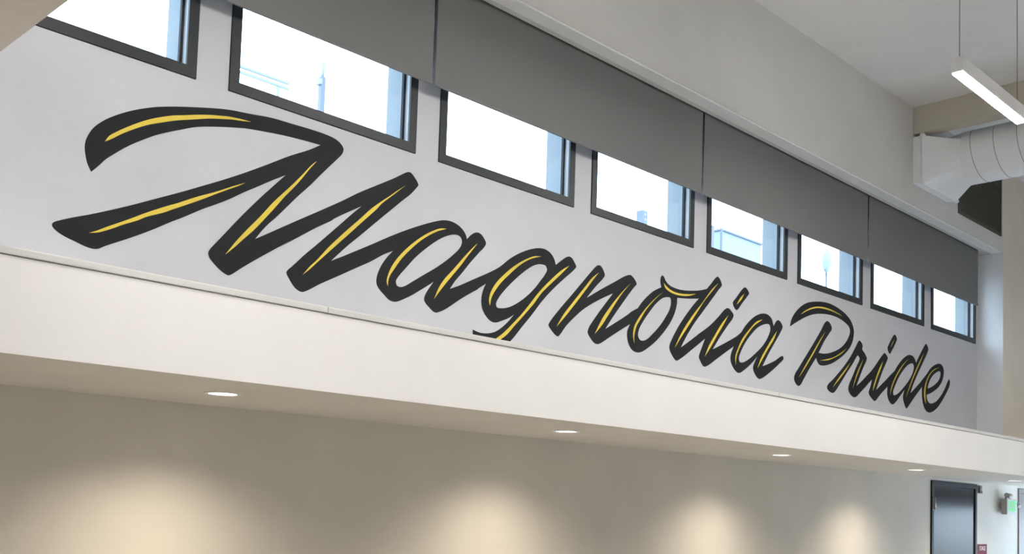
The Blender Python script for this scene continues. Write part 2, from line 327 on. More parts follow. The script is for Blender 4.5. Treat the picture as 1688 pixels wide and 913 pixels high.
# ------------------------------------------------------------------ painted lettering
LETTERS = [
  ('M', dict(o=[(1.8871,3.1431,1),(1.8689,3.173,0),(1.8587,3.2048,0),(1.8522,3.2433,0),(1.8552,3.2748,0),(1.87,3.3135,0),(1.8911,3.3464,0),(1.9331,3.3876,0),(1.9821,3.4234,0),(2.04,3.4582,0),(2.0993,3.4877,0),(2.1683,3.5163,0),(2.2475,3.542,0),(2.3289,3.5642,0),(2.4123,3.5854,0),(2.4782,3.6008,0),(2.542,3.6129,0),(2.6458,3.625,0),(2.7675,3.6401,0),(2.8939,3.6446,0),(3.0142,3.6481,0),(3.1059,3.6464,0),(3.1612,3.6386,0),(3.1954,3.6224,0),(3.2121,3.6013,0),(3.2063,3.5742,0),(3.1828,3.5448,0),(3.1359,3.4933,0),(3.0744,3.425,0),(3.0154,3.3575,0),(2.9509,3.2903,0),(2.8926,3.2255,0),(2.8211,3.1455,0),(2.7866,3.1107,0),(2.7496,3.068,0),(2.7115,3.0156,1),(2.7702,3.0506,0),(2.857,3.1039,0),(2.9763,3.1764,0),(3.0893,3.2445,0),(3.2167,3.3227,0),(3.3277,3.3948,0),(3.4408,3.4609,0),(3.5573,3.529,0),(3.6408,3.5821,0),(3.6604,3.59,0),(3.678,3.5886,0),(3.7042,3.5695,0),(3.7255,3.5475,0),(3.7326,3.5329,0),(3.7196,3.5139,0),(3.6779,3.467,0),(3.6242,3.4201,0),(3.5598,3.3616,0),(3.4793,3.2883,0),(3.4096,3.2241,0),(3.3382,3.1583,0),(3.2681,3.0953,0),(3.211,3.0393,0),(3.1637,2.9921,1),(3.2412,3.0327,0),(3.3359,3.0843,0),(3.3963,3.1171,1),(3.4376,3.0479,1),(3.4071,3.0294,0),(3.3587,3.0026,0),(3.3109,2.9761,0),(3.2171,2.9232,0),(3.1031,2.8598,0),(3.0476,2.8251,0),(3.0201,2.8093,0),(2.9953,2.8003,0),(2.9727,2.8037,0),(2.9469,2.8183,0),(2.9175,2.8512,0),(2.8983,2.8809,0),(2.9031,2.8936,0),(2.9355,2.9258,0),(3.0043,2.9965,0),(3.0694,3.0578,0),(3.1412,3.1273,0),(3.2145,3.1987,0),(3.2939,3.2764,0),(3.3458,3.3238,1),(3.1793,3.2222,0),(3.1548,3.2031,0),(3.0646,3.1469,0),(2.9607,3.0766,0),(2.8492,3.0016,0),(2.911,3.0469,0),(2.8138,2.979,0),(2.7192,2.913,0),(2.6409,2.8556,0),(2.5914,2.8169,0),(2.5755,2.8098,0),(2.5591,2.8131,0),(2.5307,2.8268,0),(2.4925,2.8551,0),(2.4699,2.8778,0),(2.4643,2.8974,0),(2.471,2.9153,0),(2.4921,2.9425,0),(2.5436,3.0054,0),(2.5958,3.0706,0),(2.6536,3.1396,0),(2.7148,3.2096,0),(2.786,3.2876,0),(2.8286,3.3331,0),(2.8659,3.3729,1),(2.7889,3.3264,0),(2.708,3.2749,0),(2.6336,3.2282,0),(2.5609,3.1791,0),(2.4984,3.1414,0),(2.4238,3.0993,0),(2.3174,3.0324,0),(2.2654,3.0021,0),(2.1921,2.9554,0),(2.1046,2.9041,0),(2.0345,2.8661,0),(1.9697,2.8317,0),(1.9398,2.8134,0),(1.9209,2.8085,0),(1.8903,2.81,0),(1.8329,2.8249,0),(1.7839,2.8393,0),(1.7538,2.8535,0),(1.7365,2.8685,0),(1.7341,2.8791,0),(1.7425,2.8895,0),(1.7584,2.8982,0),(1.8194,2.9259,0),(1.8929,2.9555,0),(1.9643,2.9869,0),(2.0646,3.0331,0),(2.1639,3.0817,0),(2.2271,3.113,0),(2.3062,3.1522,0),(2.3958,3.1984,0),(2.5281,3.2676,0),(2.6283,3.3233,0),(2.7599,3.401,0),(2.8817,3.4752,0),(3.0011,3.5402,0),(3.066,3.5822,1),(2.9599,3.5786,0),(2.8467,3.5719,0),(2.747,3.5617,0),(2.6644,3.5515,0),(2.6215,3.545,0),(2.51,3.5197,0),(2.3735,3.4813,0),(2.292,3.445,0),(2.2292,3.415,0),(2.1677,3.3829,0),(2.1078,3.3442,0),(2.0647,3.3146,0),(2.0223,3.2814,0),(1.9808,3.2448,0),(1.9474,3.2138,0),(1.9185,3.1781,0)], h=[], d=[], y=[[(1.9388,3.292,1),(1.9568,3.322,0),(1.9791,3.3419,0),(2.0325,3.3825,0),(2.0831,3.4168,0),(2.1308,3.4457,0),(2.1835,3.4719,0),(2.2457,3.4982,0),(2.3095,3.5189,0),(2.3745,3.54,0),(2.441,3.5583,0),(2.4801,3.5667,0),(2.5299,3.5771,0),(2.5671,3.5815,0),(2.6143,3.5857,0),(2.6551,3.587,1),(2.6007,3.5763,0),(2.5539,3.5688,0),(2.5078,3.558,0),(2.4331,3.5389,0),(2.3539,3.5117,0),(2.2682,3.482,0),(2.1849,3.4466,0),(2.128,3.4202,0),(2.0646,3.3822,0),(2.0105,3.3453,0),(1.9688,3.3122,0)],[(1.8921,2.874,1),(1.9238,2.8892,0),(1.9686,2.9161,0),(2.0683,2.9727,0),(2.147,3.0198,0),(2.2485,3.0749,0),(2.2922,3.0965,0),(2.3343,3.1197,0),(2.3984,3.1541,0),(2.4862,3.197,0),(2.576,3.246,0),(2.6426,3.2796,1),(2.6081,3.2565,0),(2.5535,3.2255,0),(2.4866,3.1863,0),(2.421,3.1467,0),(2.3353,3.098,0),(2.2724,3.0633,0),(2.2292,3.0388,0),(2.1479,3.0007,0),(2.1084,2.9761,0),(2.0419,2.942,0),(1.9997,2.9174,0),(1.9694,2.9013,0),(1.9317,2.8837,0)],[(3.0497,3.4931,1),(3.0204,3.4671,0),(2.9709,3.4071,0),(2.9123,3.3388,0),(2.8544,3.2761,0),(2.8023,3.219,0),(2.7362,3.1363,0),(2.659,3.0464,0),(2.6015,2.9749,0),(2.5537,2.9074,1),(2.6022,2.9543,0),(2.6468,3.0016,0),(2.7012,3.0579,0),(2.7653,3.1345,0),(2.8164,3.1984,0),(2.8493,3.2411,0),(2.8649,3.2613,0),(2.9178,3.3228,0),(2.9615,3.3782,0),(3.0055,3.4388,0)],[(3.6384,3.5066,1),(3.5852,3.4666,0),(3.5268,3.4189,0),(3.4692,3.3742,0),(3.4071,3.3219,0),(3.3464,3.2612,0),(3.3278,3.2432,0),(3.2638,3.1817,0),(3.201,3.1187,0),(3.145,3.0605,0),(3.074,2.9782,0),(3.036,2.9396,0),(2.9944,2.8888,1),(3.0308,2.9207,0),(3.0742,2.9642,0),(3.1292,3.0186,0),(3.2077,3.0958,0),(3.2822,3.1685,0),(3.3464,3.2326,0),(3.4238,3.3082,0),(3.4472,3.3315,0),(3.4808,3.3702,0),(3.5616,3.4397,0)]])),
  ('a', dict(o=[(3.3963,3.1171,1),(3.4556,3.1504,0),(3.5053,3.1788,0),(3.6215,3.2415,0),(3.7416,3.3002,0),(3.8579,3.351,0),(3.9297,3.3754,0),(3.987,3.3817,0),(4.0459,3.3706,0),(4.0893,3.3464,0),(4.1118,3.3194,0),(4.1169,3.3034,1),(4.1496,3.3356,0),(4.1788,3.3544,0),(4.2046,3.3611,0),(4.231,3.3558,0),(4.2584,3.3338,0),(4.2728,3.3109,0),(4.2607,3.2859,0),(4.2148,3.2383,0),(4.149,3.1683,0),(4.0846,3.0932,0),(4.0368,3.0408,0),(3.998,2.9874,1),(4.0713,3.02,0),(4.1709,3.0708,1),(4.208,3.0163,1),(4.1573,2.9872,0),(4.1077,2.9569,0),(4.0628,2.9276,0),(4.0105,2.8912,0),(3.9627,2.8604,0),(3.9231,2.841,0),(3.8992,2.8336,0),(3.879,2.8366,0),(3.8462,2.8558,0),(3.8174,2.8771,0),(3.8075,2.8936,0),(3.8115,2.9155,0),(3.8296,2.949,0),(3.8482,2.975,0),(3.8734,3.0075,1),(3.8283,2.9761,0),(3.7749,2.9412,0),(3.7222,2.9067,0),(3.6778,2.8818,0),(3.626,2.8555,0),(3.5965,2.8466,0),(3.559,2.8505,0),(3.521,2.8736,0),(3.4829,2.9022,0),(3.4672,2.9257,0),(3.4668,2.9606,0),(3.4813,3.0041,0),(3.5047,3.0465,0),(3.5358,3.0877,0),(3.5725,3.1262,1),(3.5096,3.0944,0),(3.4671,3.0674,0),(3.4376,3.0479,1)], h=[[(4.0113,3.308,0),(4.053,3.3104,0),(4.0748,3.296,0),(4.0785,3.2715,0),(4.0608,3.2365,0),(4.0129,3.1894,0),(3.9653,3.1491,0),(3.8869,3.0911,0),(3.7943,3.0314,0),(3.7188,2.9817,0),(3.6594,2.9443,0),(3.6295,2.935,0),(3.6066,2.9412,0),(3.6002,2.9637,0),(3.6154,2.9902,0),(3.662,3.0433,0),(3.7275,3.1158,0),(3.7874,3.1699,0),(3.8639,3.2311,0),(3.9425,3.2812,0)]], d=[], y=[[(3.5441,2.9256,1),(3.5355,2.9494,0),(3.5424,2.9855,0),(3.569,3.0432,0),(3.6216,3.1125,0),(3.6942,3.1836,0),(3.784,3.2546,0),(3.861,3.3013,0),(3.908,3.3223,0),(3.9548,3.3304,1),(3.9319,3.3205,0),(3.8919,3.304,0),(3.8293,3.268,0),(3.768,3.2247,0),(3.6934,3.1582,0),(3.6281,3.0885,0),(3.5859,3.0299,0),(3.558,2.9893,0),(3.5462,2.9574,0)],[(4.2034,3.2956,1),(4.163,3.2591,0),(4.098,3.1925,0),(4.0183,3.1053,0),(3.9479,3.0305,0),(3.9102,2.9749,0),(3.8813,2.9111,1),(3.9395,2.9843,0),(4.0094,3.0648,0),(4.0728,3.1358,0),(4.1287,3.2064,0),(4.1734,3.2597,0)]])),
  ('g', dict(o=[(4.1709,3.0708,1),(4.2484,3.1097,0),(4.3218,3.1476,0),(4.3961,3.1917,0),(4.4807,3.2579,0),(4.5677,3.31,0),(4.657,3.3504,0),(4.7282,3.3718,0),(4.7908,3.377,0),(4.8445,3.3606,0),(4.8778,3.3306,0),(4.8944,3.2956,1),(4.9426,3.3319,0),(4.9957,3.3665,0),(5.0229,3.3747,0),(5.051,3.3675,0),(5.0801,3.3394,0),(5.092,3.3215,0),(5.0708,3.2966,0),(4.9695,3.2152,0),(4.8654,3.1276,0),(4.7744,3.04,0),(4.6858,2.9402,0),(4.5988,2.8494,0),(4.5325,2.777,0),(4.4574,2.7079,1),(4.1955,2.7105,1),(4.1886,2.7781,1),(4.2461,2.768,0),(4.3112,2.7724,0),(4.3672,2.7885,0),(4.4231,2.8206,0),(4.4792,2.8668,0),(4.5308,2.92,1),(4.4878,2.8925,0),(4.4306,2.8666,0),(4.374,2.8464,0),(4.3358,2.849,0),(4.2971,2.8705,0),(4.2626,2.9094,0),(4.2514,2.9483,0),(4.2538,2.9963,0),(4.2702,3.0433,0),(4.285,3.0684,1),(4.2334,3.0349,0),(4.208,3.0163,1)], h=[[(4.7638,3.2747,0),(4.8007,3.2722,0),(4.8144,3.2494,0),(4.7979,3.2174,0),(4.7581,3.1705,0),(4.7087,3.1152,0),(4.6399,3.0537,0),(4.5619,2.9985,0),(4.4848,2.9582,0),(4.4175,2.9406,0),(4.381,2.9417,0),(4.3734,2.9612,0),(4.3954,3.0027,0),(4.4505,3.0639,0),(4.545,3.1504,0),(4.6423,3.2248,0),(4.7124,3.2629,0)]], d=[], y=[[(4.322,2.9426,1),(4.3129,2.9719,0),(4.3246,3.0213,0),(4.3643,3.0829,0),(4.4378,3.1547,0),(4.5325,3.228,0),(4.6302,3.2854,0),(4.7,3.3152,0),(4.7564,3.3232,1),(4.6996,3.3049,0),(4.639,3.2788,0),(4.5602,3.2283,0),(4.4743,3.1562,0),(4.4089,3.0957,0),(4.3588,3.0352,0),(4.3323,2.9893,0)],[(5.0233,3.3153,1),(4.9466,3.269,0),(4.8328,3.1755,0),(4.7423,3.0914,0),(4.6737,3.0157,0),(4.5964,2.9327,0),(4.52,2.8615,0),(4.4448,2.7951,0),(4.375,2.7461,0),(4.3233,2.7142,1),(4.3705,2.717,1),(4.4112,2.7448,0),(4.4719,2.7869,0),(4.5375,2.8519,0),(4.6139,2.9265,0),(4.7014,3.0147,0),(4.7704,3.0943,0),(4.8517,3.1662,0),(4.9449,3.245,0)]])),
  ('n', dict(o=[(5.309,3.3711,0),(5.3401,3.3722,0),(5.3727,3.3423,0),(5.3842,3.3172,0),(5.3644,3.2899,0),(5.3043,3.2354,0),(5.2551,3.1867,0),(5.2045,3.1336,1),(5.276,3.1748,0),(5.3773,3.2311,0),(5.5018,3.2972,0),(5.5974,3.3487,0),(5.6572,3.3686,0),(5.6853,3.361,0),(5.7257,3.3296,0),(5.7296,3.3163,0),(5.6994,3.2865,0),(5.6355,3.2199,0),(5.5726,3.1507,0),(5.4901,3.0589,0),(5.4044,2.9564,1),(5.4924,3.0045,0),(5.6086,3.07,0),(5.6407,3.0895,1),(5.6331,3.0072,1),(5.5902,2.9845,0),(5.4538,2.9072,0),(5.3515,2.8494,0),(5.3208,2.842,0),(5.2898,2.8478,0),(5.2372,2.8873,0),(5.2242,2.9087,0),(5.235,2.9401,0),(5.3029,3.0236,0),(5.3823,3.11,0),(5.4754,3.209,1),(5.38,3.1652,0),(5.2786,3.1136,0),(5.1699,3.0497,0),(5.074,2.9757,0),(5.0084,2.9172,0),(4.9535,2.8543,0),(4.935,2.8402,0),(4.9063,2.8478,0),(4.8577,2.8825,0),(4.8429,2.8995,0),(4.8559,2.9238,0),(4.9462,3.0211,0),(5.0575,3.1303,0),(5.1524,3.2256,0),(5.2298,3.3027,0),(5.2889,3.3586,0)], h=[], d=[], y=[[(5.3213,3.3241,1),(5.2535,3.2754,0),(5.1761,3.1953,0),(5.0716,3.0855,0),(4.9789,2.9863,0),(4.9181,2.9008,1),(4.9939,2.9747,0),(5.0965,3.0821,0),(5.2015,3.1955,0),(5.2695,3.2708,0)],[(5.6628,3.3102,1),(5.6033,3.2616,0),(5.5196,3.1855,0),(5.448,3.1125,0),(5.368,3.019,0),(5.2955,2.9074,1),(5.3646,2.9735,0),(5.4343,3.0582,0),(5.5154,3.1598,0),(5.5881,3.2409,0)]])),
  ('o', dict(o=[(5.6407,3.0895,1),(5.6859,3.1191,0),(5.7516,3.1518,1),(5.795,3.1995,0),(5.8613,3.2563,0),(5.929,3.3034,0),(6.0156,3.3447,1),(6.0036,3.3809,0),(6.0093,3.418,0),(6.0242,3.4315,0),(6.0422,3.4275,0),(6.0672,3.3993,0),(6.1163,3.3752,0),(6.202,3.3658,0),(6.301,3.3702,0),(6.4588,3.3947,1),(6.4481,3.3329,1),(6.3532,3.3173,0),(6.2106,3.2997,1),(6.2064,3.2477,0),(6.1842,3.1856,0),(6.1382,3.1131,0),(6.069,3.0378,0),(5.9774,2.957,0),(5.8869,2.8951,0),(5.7974,2.8484,0),(5.7415,2.8413,0),(5.6965,2.8529,0),(5.6621,2.883,0),(5.6416,2.9287,0),(5.6418,2.9771,0),(5.6695,3.0283,1),(5.6331,3.0072,1)], h=[[(6.0955,3.2858,0),(6.1257,3.2857,0),(6.1364,3.2583,0),(6.1227,3.2052,0),(6.077,3.1401,0),(6.0086,3.0651,0),(5.9292,2.9966,0),(5.8618,2.9483,0),(5.8168,2.9317,0),(5.7828,2.9341,0),(5.7615,2.9592,0),(5.7688,3.0022,0),(5.8116,3.0646,0),(5.8774,3.1382,0),(5.9558,3.2147,0),(6.0363,3.2695,0)]], d=[], y=[[(6.043,3.314,1),(5.9783,3.2748,0),(5.8991,3.2154,0),(5.8214,3.1464,0),(5.7563,3.0768,0),(5.7142,3.0149,0),(5.7032,2.958,0),(5.719,2.901,1),(5.7183,2.9533,0),(5.7381,3.0192,0),(5.7864,3.0826,0),(5.8408,3.151,0),(5.9188,3.2239,0),(5.9871,3.2782,0)],[(6.044,3.3808,1),(6.0589,3.3514,0),(6.1071,3.331,0),(6.1798,3.3215,0),(6.2779,3.3255,0),(6.3646,3.3413,0),(6.4469,3.3687,1),(6.3519,3.3499,0),(6.252,3.3377,0),(6.1777,3.337,0),(6.1161,3.3471,0),(6.073,3.3631,0)]])),
  ('l', dict(o=[(6.4588,3.3947,1),(6.5295,3.4128,0),(6.5839,3.4297,1),(6.6328,3.4724,0),(6.6975,3.5337,0),(6.7214,3.5472,0),(6.7445,3.5437,0),(6.7799,3.5058,0),(6.7831,3.4909,0),(6.741,3.4488,0),(6.6371,3.3471,0),(6.5353,3.2474,0),(6.4355,3.1497,0),(6.3382,3.0391,0),(6.2694,2.9444,1),(6.3648,2.9984,0),(6.4959,3.0775,1),(6.5176,3.0137,1),(6.4147,2.9501,0),(6.357,2.9133,0),(6.2998,2.8786,0),(6.2376,2.8453,0),(6.2206,2.8399,0),(6.2033,2.8429,0),(6.1742,2.863,0),(6.1389,2.8975,0),(6.1285,2.9198,0),(6.129,2.9368,0),(6.142,2.9656,0),(6.2248,3.082,0),(6.3081,3.1752,0),(6.4056,3.2721,0),(6.4827,3.3393,1),(6.4481,3.3329,1)], h=[], d=[], y=[[(6.7325,3.4975,1),(6.6498,3.4359,0),(6.5352,3.3219,0),(6.4105,3.2046,0),(6.3134,3.1012,0),(6.2425,3.0104,0),(6.1936,2.9331,1),(6.2619,3.0112,0),(6.3579,3.117,0),(6.4558,3.2248,0),(6.5558,3.3349,0),(6.6584,3.4282,0)]])),
  ('i', dict(o=[(6.4959,3.0775,1),(6.6304,3.1562,0),(6.7401,3.2368,0),(6.8357,3.3146,0),(6.8767,3.3294,0),(6.9189,3.3155,0),(6.9534,3.2879,0),(6.9458,3.2632,0),(6.873,3.1916,0),(6.7775,3.0945,0),(6.6764,2.9817,1),(6.796,3.0323,0),(6.9264,3.0907,1),(6.9123,3.014,1),(6.8471,2.9787,0),(6.7191,2.9074,0),(6.6251,2.8551,0),(6.5782,2.8383,0),(6.5568,2.8403,0),(6.5193,2.8726,0),(6.4989,2.9034,0),(6.511,2.9346,0),(6.5394,2.9874,0),(6.5749,3.0513,1),(6.5176,3.0137,1)], h=[], d=[[(7.1132,3.5322,0),(7.1521,3.5149,0),(7.1703,3.4939,0),(7.1449,3.4657,0),(7.0692,3.396,0),(7.0111,3.3393,0),(6.9892,3.333,0),(6.9511,3.3581,0),(6.9418,3.3849,0),(6.9827,3.4246,0),(7.074,3.5111,0)]], y=[[(6.8786,3.2718,1),(6.7934,3.1973,0),(6.6998,3.0918,0),(6.6233,2.9994,0),(6.5756,2.917,1),(6.6488,2.9956,0),(6.7258,3.0883,0),(6.8041,3.1779,0)],[(7.101,3.4804,1),(7.0452,3.4384,0),(6.9912,3.374,1),(7.0565,3.4237,0)]])),
  ('a', dict(o=[(6.9264,3.0907,1),(7.0094,3.1312,0),(7.068,3.1678,1),(7.1265,3.2285,0),(7.2118,3.2938,0),(7.2991,3.3408,0),(7.3885,3.3662,0),(7.4616,3.3657,0),(7.5179,3.3397,0),(7.5474,3.2868,1),(7.5927,3.3361,0),(7.6206,3.3462,0),(7.6588,3.3339,0),(7.6884,3.3003,0),(7.6611,3.2564,0),(7.561,3.1434,0),(7.4715,3.0434,0),(7.3873,2.9376,1),(7.4739,2.9654,0),(7.5837,3.0081,0),(7.6672,3.0501,0),(7.6993,3.0571,0),(7.7113,3.0386,0),(7.6408,2.9853,0),(7.5125,2.9063,0),(7.3867,2.8406,0),(7.342,2.8289,0),(7.306,2.8394,0),(7.2604,2.8775,0),(7.247,2.9096,0),(7.2669,2.9503,0),(7.3096,3.0085,1),(7.2231,2.9403,0),(7.1206,2.8758,0),(7.0529,2.8445,0),(7.0188,2.8453,0),(6.9673,2.8722,0),(6.9271,2.9188,0),(6.9226,2.9556,0),(6.9378,2.9996,0),(6.9666,3.0436,1),(6.9123,3.014,1)], h=[[(7.4456,3.2896,0),(7.4862,3.2858,0),(7.4983,3.2531,0),(7.467,3.1897,0),(7.3964,3.1118,0),(7.2909,3.0351,0),(7.1698,2.9625,0),(7.0929,2.9323,0),(7.05,2.9337,0),(7.0406,2.9608,0),(7.0646,3.0111,0),(7.1308,3.0956,0),(7.2156,3.1742,0),(7.32,3.2469,0)]], d=[], y=[[(7.3809,3.3172,1),(7.2855,3.2837,0),(7.1826,3.2065,0),(7.0817,3.1164,0),(7.0166,3.023,0),(6.9883,2.9635,0),(6.9932,2.9034,1),(7.0074,2.9761,0),(7.0595,3.0587,0),(7.1431,3.1509,0),(7.2459,3.2426,0)],[(7.5989,3.2526,1),(7.5262,3.1819,0),(7.4372,3.0868,0),(7.3586,2.9944,0),(7.3126,2.9124,1),(7.3785,2.9891,0),(7.4665,3.0879,0),(7.556,3.1832,0)]])),
  ('P', dict(o=[(7.8073,3.3208,1),(7.8242,3.3729,0),(7.8687,3.4324,0),(7.9602,3.5044,0),(8.0728,3.5613,0),(8.2078,3.5959,0),(8.3661,3.6186,0),(8.5084,3.6214,0),(8.6543,3.6039,0),(8.8039,3.5655,0),(8.8915,3.5165,0),(8.9366,3.4503,0),(8.9275,3.371,0),(8.875,3.2914,0),(8.7695,3.2109,0),(8.6445,3.1444,0),(8.5013,3.0867,0),(8.3605,3.0571,0),(8.3007,3.0628,0),(8.2643,3.093,0),(8.254,3.1134,1),(8.1456,3.0102,0),(8.0524,2.9124,0),(7.9972,2.8534,0),(7.9601,2.8371,0),(7.9129,2.8541,0),(7.8879,2.8848,0),(7.8925,2.9187,0),(7.9742,3.0047,0),(8.1037,3.1318,0),(8.2171,3.2444,0),(8.3326,3.3642,0),(8.391,3.4325,0),(8.4308,3.4584,0),(8.4715,3.4574,0),(8.5174,3.4258,0),(8.5241,3.4016,0),(8.4842,3.3607,0),(8.395,3.2783,0),(8.2942,3.1608,1),(8.3978,3.167,0),(8.5191,3.1924,0),(8.663,3.2432,0),(8.7673,3.3029,0),(8.8301,3.3628,0),(8.8654,3.4246,0),(8.8494,3.4637,0),(8.7627,3.4975,0),(8.6564,3.5174,0),(8.5108,3.5238,0),(8.3488,3.511,0),(8.1912,3.4818,0),(8.0571,3.4369,0),(7.9077,3.371,0)], h=[], d=[], y=[[(7.9806,3.4495,1),(8.0399,3.4855,0),(8.1337,3.5262,0),(8.2485,3.559,0),(8.3861,3.5739,0),(8.5277,3.5712,0),(8.6521,3.5571,0),(8.719,3.5453,1),(8.6161,3.5548,0),(8.5119,3.5611,0),(8.3889,3.5601,0),(8.248,3.5459,0),(8.1108,3.5065,0)],[(8.403,3.3573,1),(8.3198,3.2814,0),(8.2047,3.1627,0),(8.0732,3.0295,0),(7.9637,2.9103,1),(8.0642,3.0023,0),(8.1766,3.1131,0),(8.291,3.2359,0)],[(8.8002,3.2662,1),(8.6882,3.2083,0),(8.5428,3.1493,0),(8.3196,3.0977,1),(8.4588,3.1166,0),(8.5792,3.1542,0),(8.7021,3.2047,0)]])),
  ('r', dict(o=[(8.5587,2.8372,0),(8.491,2.8455,0),(8.4518,2.8714,0),(8.4653,2.8997,0),(8.5659,2.9636,0),(8.7302,3.0783,0),(8.8771,3.1986,0),(8.9623,3.2872,0),(9.0284,3.359,0),(9.0501,3.3716,0),(9.1019,3.3464,0),(9.1126,3.3285,0),(9.1047,3.2985,0),(9.1552,3.2647,0),(9.1976,3.2264,0),(9.1911,3.2046,0),(9.1273,3.1269,0),(9.0577,3.0309,0),(8.9988,2.945,1),(9.0959,2.9975,0),(9.1806,3.0501,1),(9.2545,3.0064,1),(9.1826,2.9585,0),(9.0727,2.8912,0),(9.001,2.8476,0),(8.9643,2.8377,0),(8.9059,2.8463,0),(8.8557,2.8775,0),(8.8435,2.9053,0),(8.8622,2.9504,0),(8.9266,3.0323,0),(8.9997,3.1279,0),(9.0573,3.2027,0),(9.0399,3.2206,0),(9.0194,3.2284,0),(8.9978,3.2153,0),(8.924,3.1428,0),(8.8268,3.0581,0),(8.6996,2.9425,0),(8.5995,2.8564,0)], h=[], d=[], y=[[(8.8783,3.1472,1),(8.7782,3.0716,0),(8.6542,2.9764,0),(8.5534,2.8869,1),(8.6645,2.9662,0),(8.7885,3.0613,0)],[(9.1256,3.2047,1),(9.0652,3.1382,0),(8.9916,3.0425,0),(8.9259,2.9177,1),(8.955,2.9614,0),(9.0118,3.0469,0),(9.0776,3.1342,0)]])),
  ('i', dict(o=[(9.1806,3.0501,1),(9.3011,3.1228,0),(9.4059,3.2045,0),(9.5302,3.3022,0),(9.5664,3.3201,0),(9.6034,3.3048,0),(9.6314,3.2816,0),(9.6136,3.2502,0),(9.5331,3.1536,0),(9.4627,3.055,0),(9.3932,2.9477,1),(9.5176,3.0197,0),(9.5897,3.0605,1),(9.5641,2.965,1),(9.4657,2.9033,0),(9.3952,2.8532,0),(9.3635,2.8404,0),(9.3243,2.853,0),(9.2534,2.8907,0),(9.2442,2.914,0),(9.278,2.97,0),(9.3116,3.0402,1),(9.2545,3.0064,1)], h=[], d=[[(9.7762,3.5274,0),(9.8086,3.515,0),(9.8243,3.4875,0),(9.7966,3.4456,0),(9.7136,3.3589,0),(9.6806,3.3279,0),(9.6489,3.3381,0),(9.6259,3.3769,0),(9.6566,3.4186,0),(9.7298,3.4956,0)]], y=[[(9.5315,3.2378,1),(9.4655,3.1735,0),(9.3959,3.0796,0),(9.3445,2.9927,0),(9.3227,2.9324,1),(9.3692,2.9967,0),(9.421,3.0759,0),(9.4823,3.1568,0)],[(9.7677,3.4772,1),(9.7268,3.4393,0),(9.685,3.3905,1),(9.735,3.4344,0)]])),
  ('d', dict(o=[(9.5897,3.0605,1),(9.6916,3.1221,0),(9.7814,3.1729,1),(9.8516,3.2356,0),(9.9536,3.3074,0),(10.0575,3.3572,0),(10.1209,3.3716,0),(10.1959,3.3651,0),(10.2395,3.3377,0),(10.2616,3.3076,1),(10.3367,3.3873,0),(10.4236,3.4742,0),(10.4786,3.5242,0),(10.4964,3.5314,0),(10.5349,3.5125,0),(10.5511,3.4811,0),(10.5246,3.4395,0),(10.4257,3.332,0),(10.296,3.1943,0),(10.1899,3.0706,0),(10.1378,2.991,1),(10.2762,3.0703,0),(10.341,3.108,1),(10.3204,3.0232,1),(10.2134,2.9473,0),(10.108,2.868,0),(10.0559,2.831,1),(10.0242,2.8466,0),(9.9815,2.9022,0),(9.9705,2.9332,0),(9.9904,2.9902,0),(10.0066,3.0147,1),(9.9184,2.951,0),(9.8173,2.8777,0),(9.747,2.8441,0),(9.6967,2.853,0),(9.6461,2.893,0),(9.6254,2.9402,0),(9.632,3.0053,1),(9.5641,2.965,1)], h=[[(10.1542,3.2901,0),(10.1971,3.2905,0),(10.2148,3.2599,0),(10.1878,3.2008,0),(10.1039,3.1172,0),(9.9792,3.0303,0),(9.8769,2.9697,0),(9.7958,2.939,0),(9.7594,2.9399,0),(9.7548,2.9711,0),(9.7942,3.0293,0),(9.8742,3.1197,0),(9.9762,3.2044,0),(10.0802,3.2673,0)]], d=[], y=[[(10.0855,3.3263,1),(9.9793,3.2676,0),(9.8573,3.1758,0),(9.7676,3.0844,0),(9.709,3.0019,0),(9.6853,2.9282,1),(9.7191,2.9952,0),(9.7883,3.0886,0),(9.889,3.1864,0),(9.9916,3.2674,0)],[(10.4421,3.429,1),(10.3643,3.3519,0),(10.2358,3.2146,0),(10.1309,3.0822,0),(10.0331,2.9392,1),(10.1419,3.0758,0),(10.2472,3.2038,0),(10.376,3.3459,0)]])),
  ('e', dict(o=[(10.341,3.108,1),(10.4282,3.1665,0),(10.5165,3.2237,1),(10.6058,3.2913,0),(10.7195,3.3432,0),(10.8236,3.3682,0),(10.8942,3.359,0),(10.9349,3.3197,0),(10.9355,3.2659,0),(10.8963,3.1931,0),(10.8151,3.1261,0),(10.7002,3.0709,0),(10.5868,3.0308,0),(10.5218,3.0149,1),(10.5221,2.9911,0),(10.5428,2.9551,0),(10.5995,2.9337,0),(10.679,2.9439,0),(10.7706,2.9765,0),(10.8863,3.0507,0),(10.9799,3.1334,0),(11.0507,3.2146,0),(11.0818,3.2328,0),(11.099,3.205,0),(11.0874,3.1642,0),(11.0044,3.077,0),(10.8872,2.9777,0),(10.7716,2.8994,0),(10.6574,2.8509,0),(10.5896,2.8374,0),(10.5108,2.8477,0),(10.4433,2.8984,0),(10.4136,2.9618,0),(10.4039,3.0174,0),(10.4073,3.0839,1),(10.3204,3.0232,1)], h=[[(10.8247,3.2894,0),(10.8552,3.2812,0),(10.8556,3.2472,0),(10.8142,3.194,0),(10.7222,3.1406,0),(10.6085,3.0971,0),(10.5455,3.0839,0),(10.5519,3.1084,0),(10.6074,3.1812,0),(10.6978,3.2441,0)]], d=[], y=[[(10.8241,3.3293,1),(10.7004,3.2953,0),(10.5888,3.2352,0),(10.5117,3.1604,0),(10.4683,3.0897,0),(10.4539,3.0224,0),(10.4703,2.9582,0),(10.5031,2.9153,1),(10.4874,2.9782,0),(10.4863,3.0543,0),(10.5122,3.1335,0),(10.5903,3.2237,0),(10.6935,3.2841,0)]])),
]
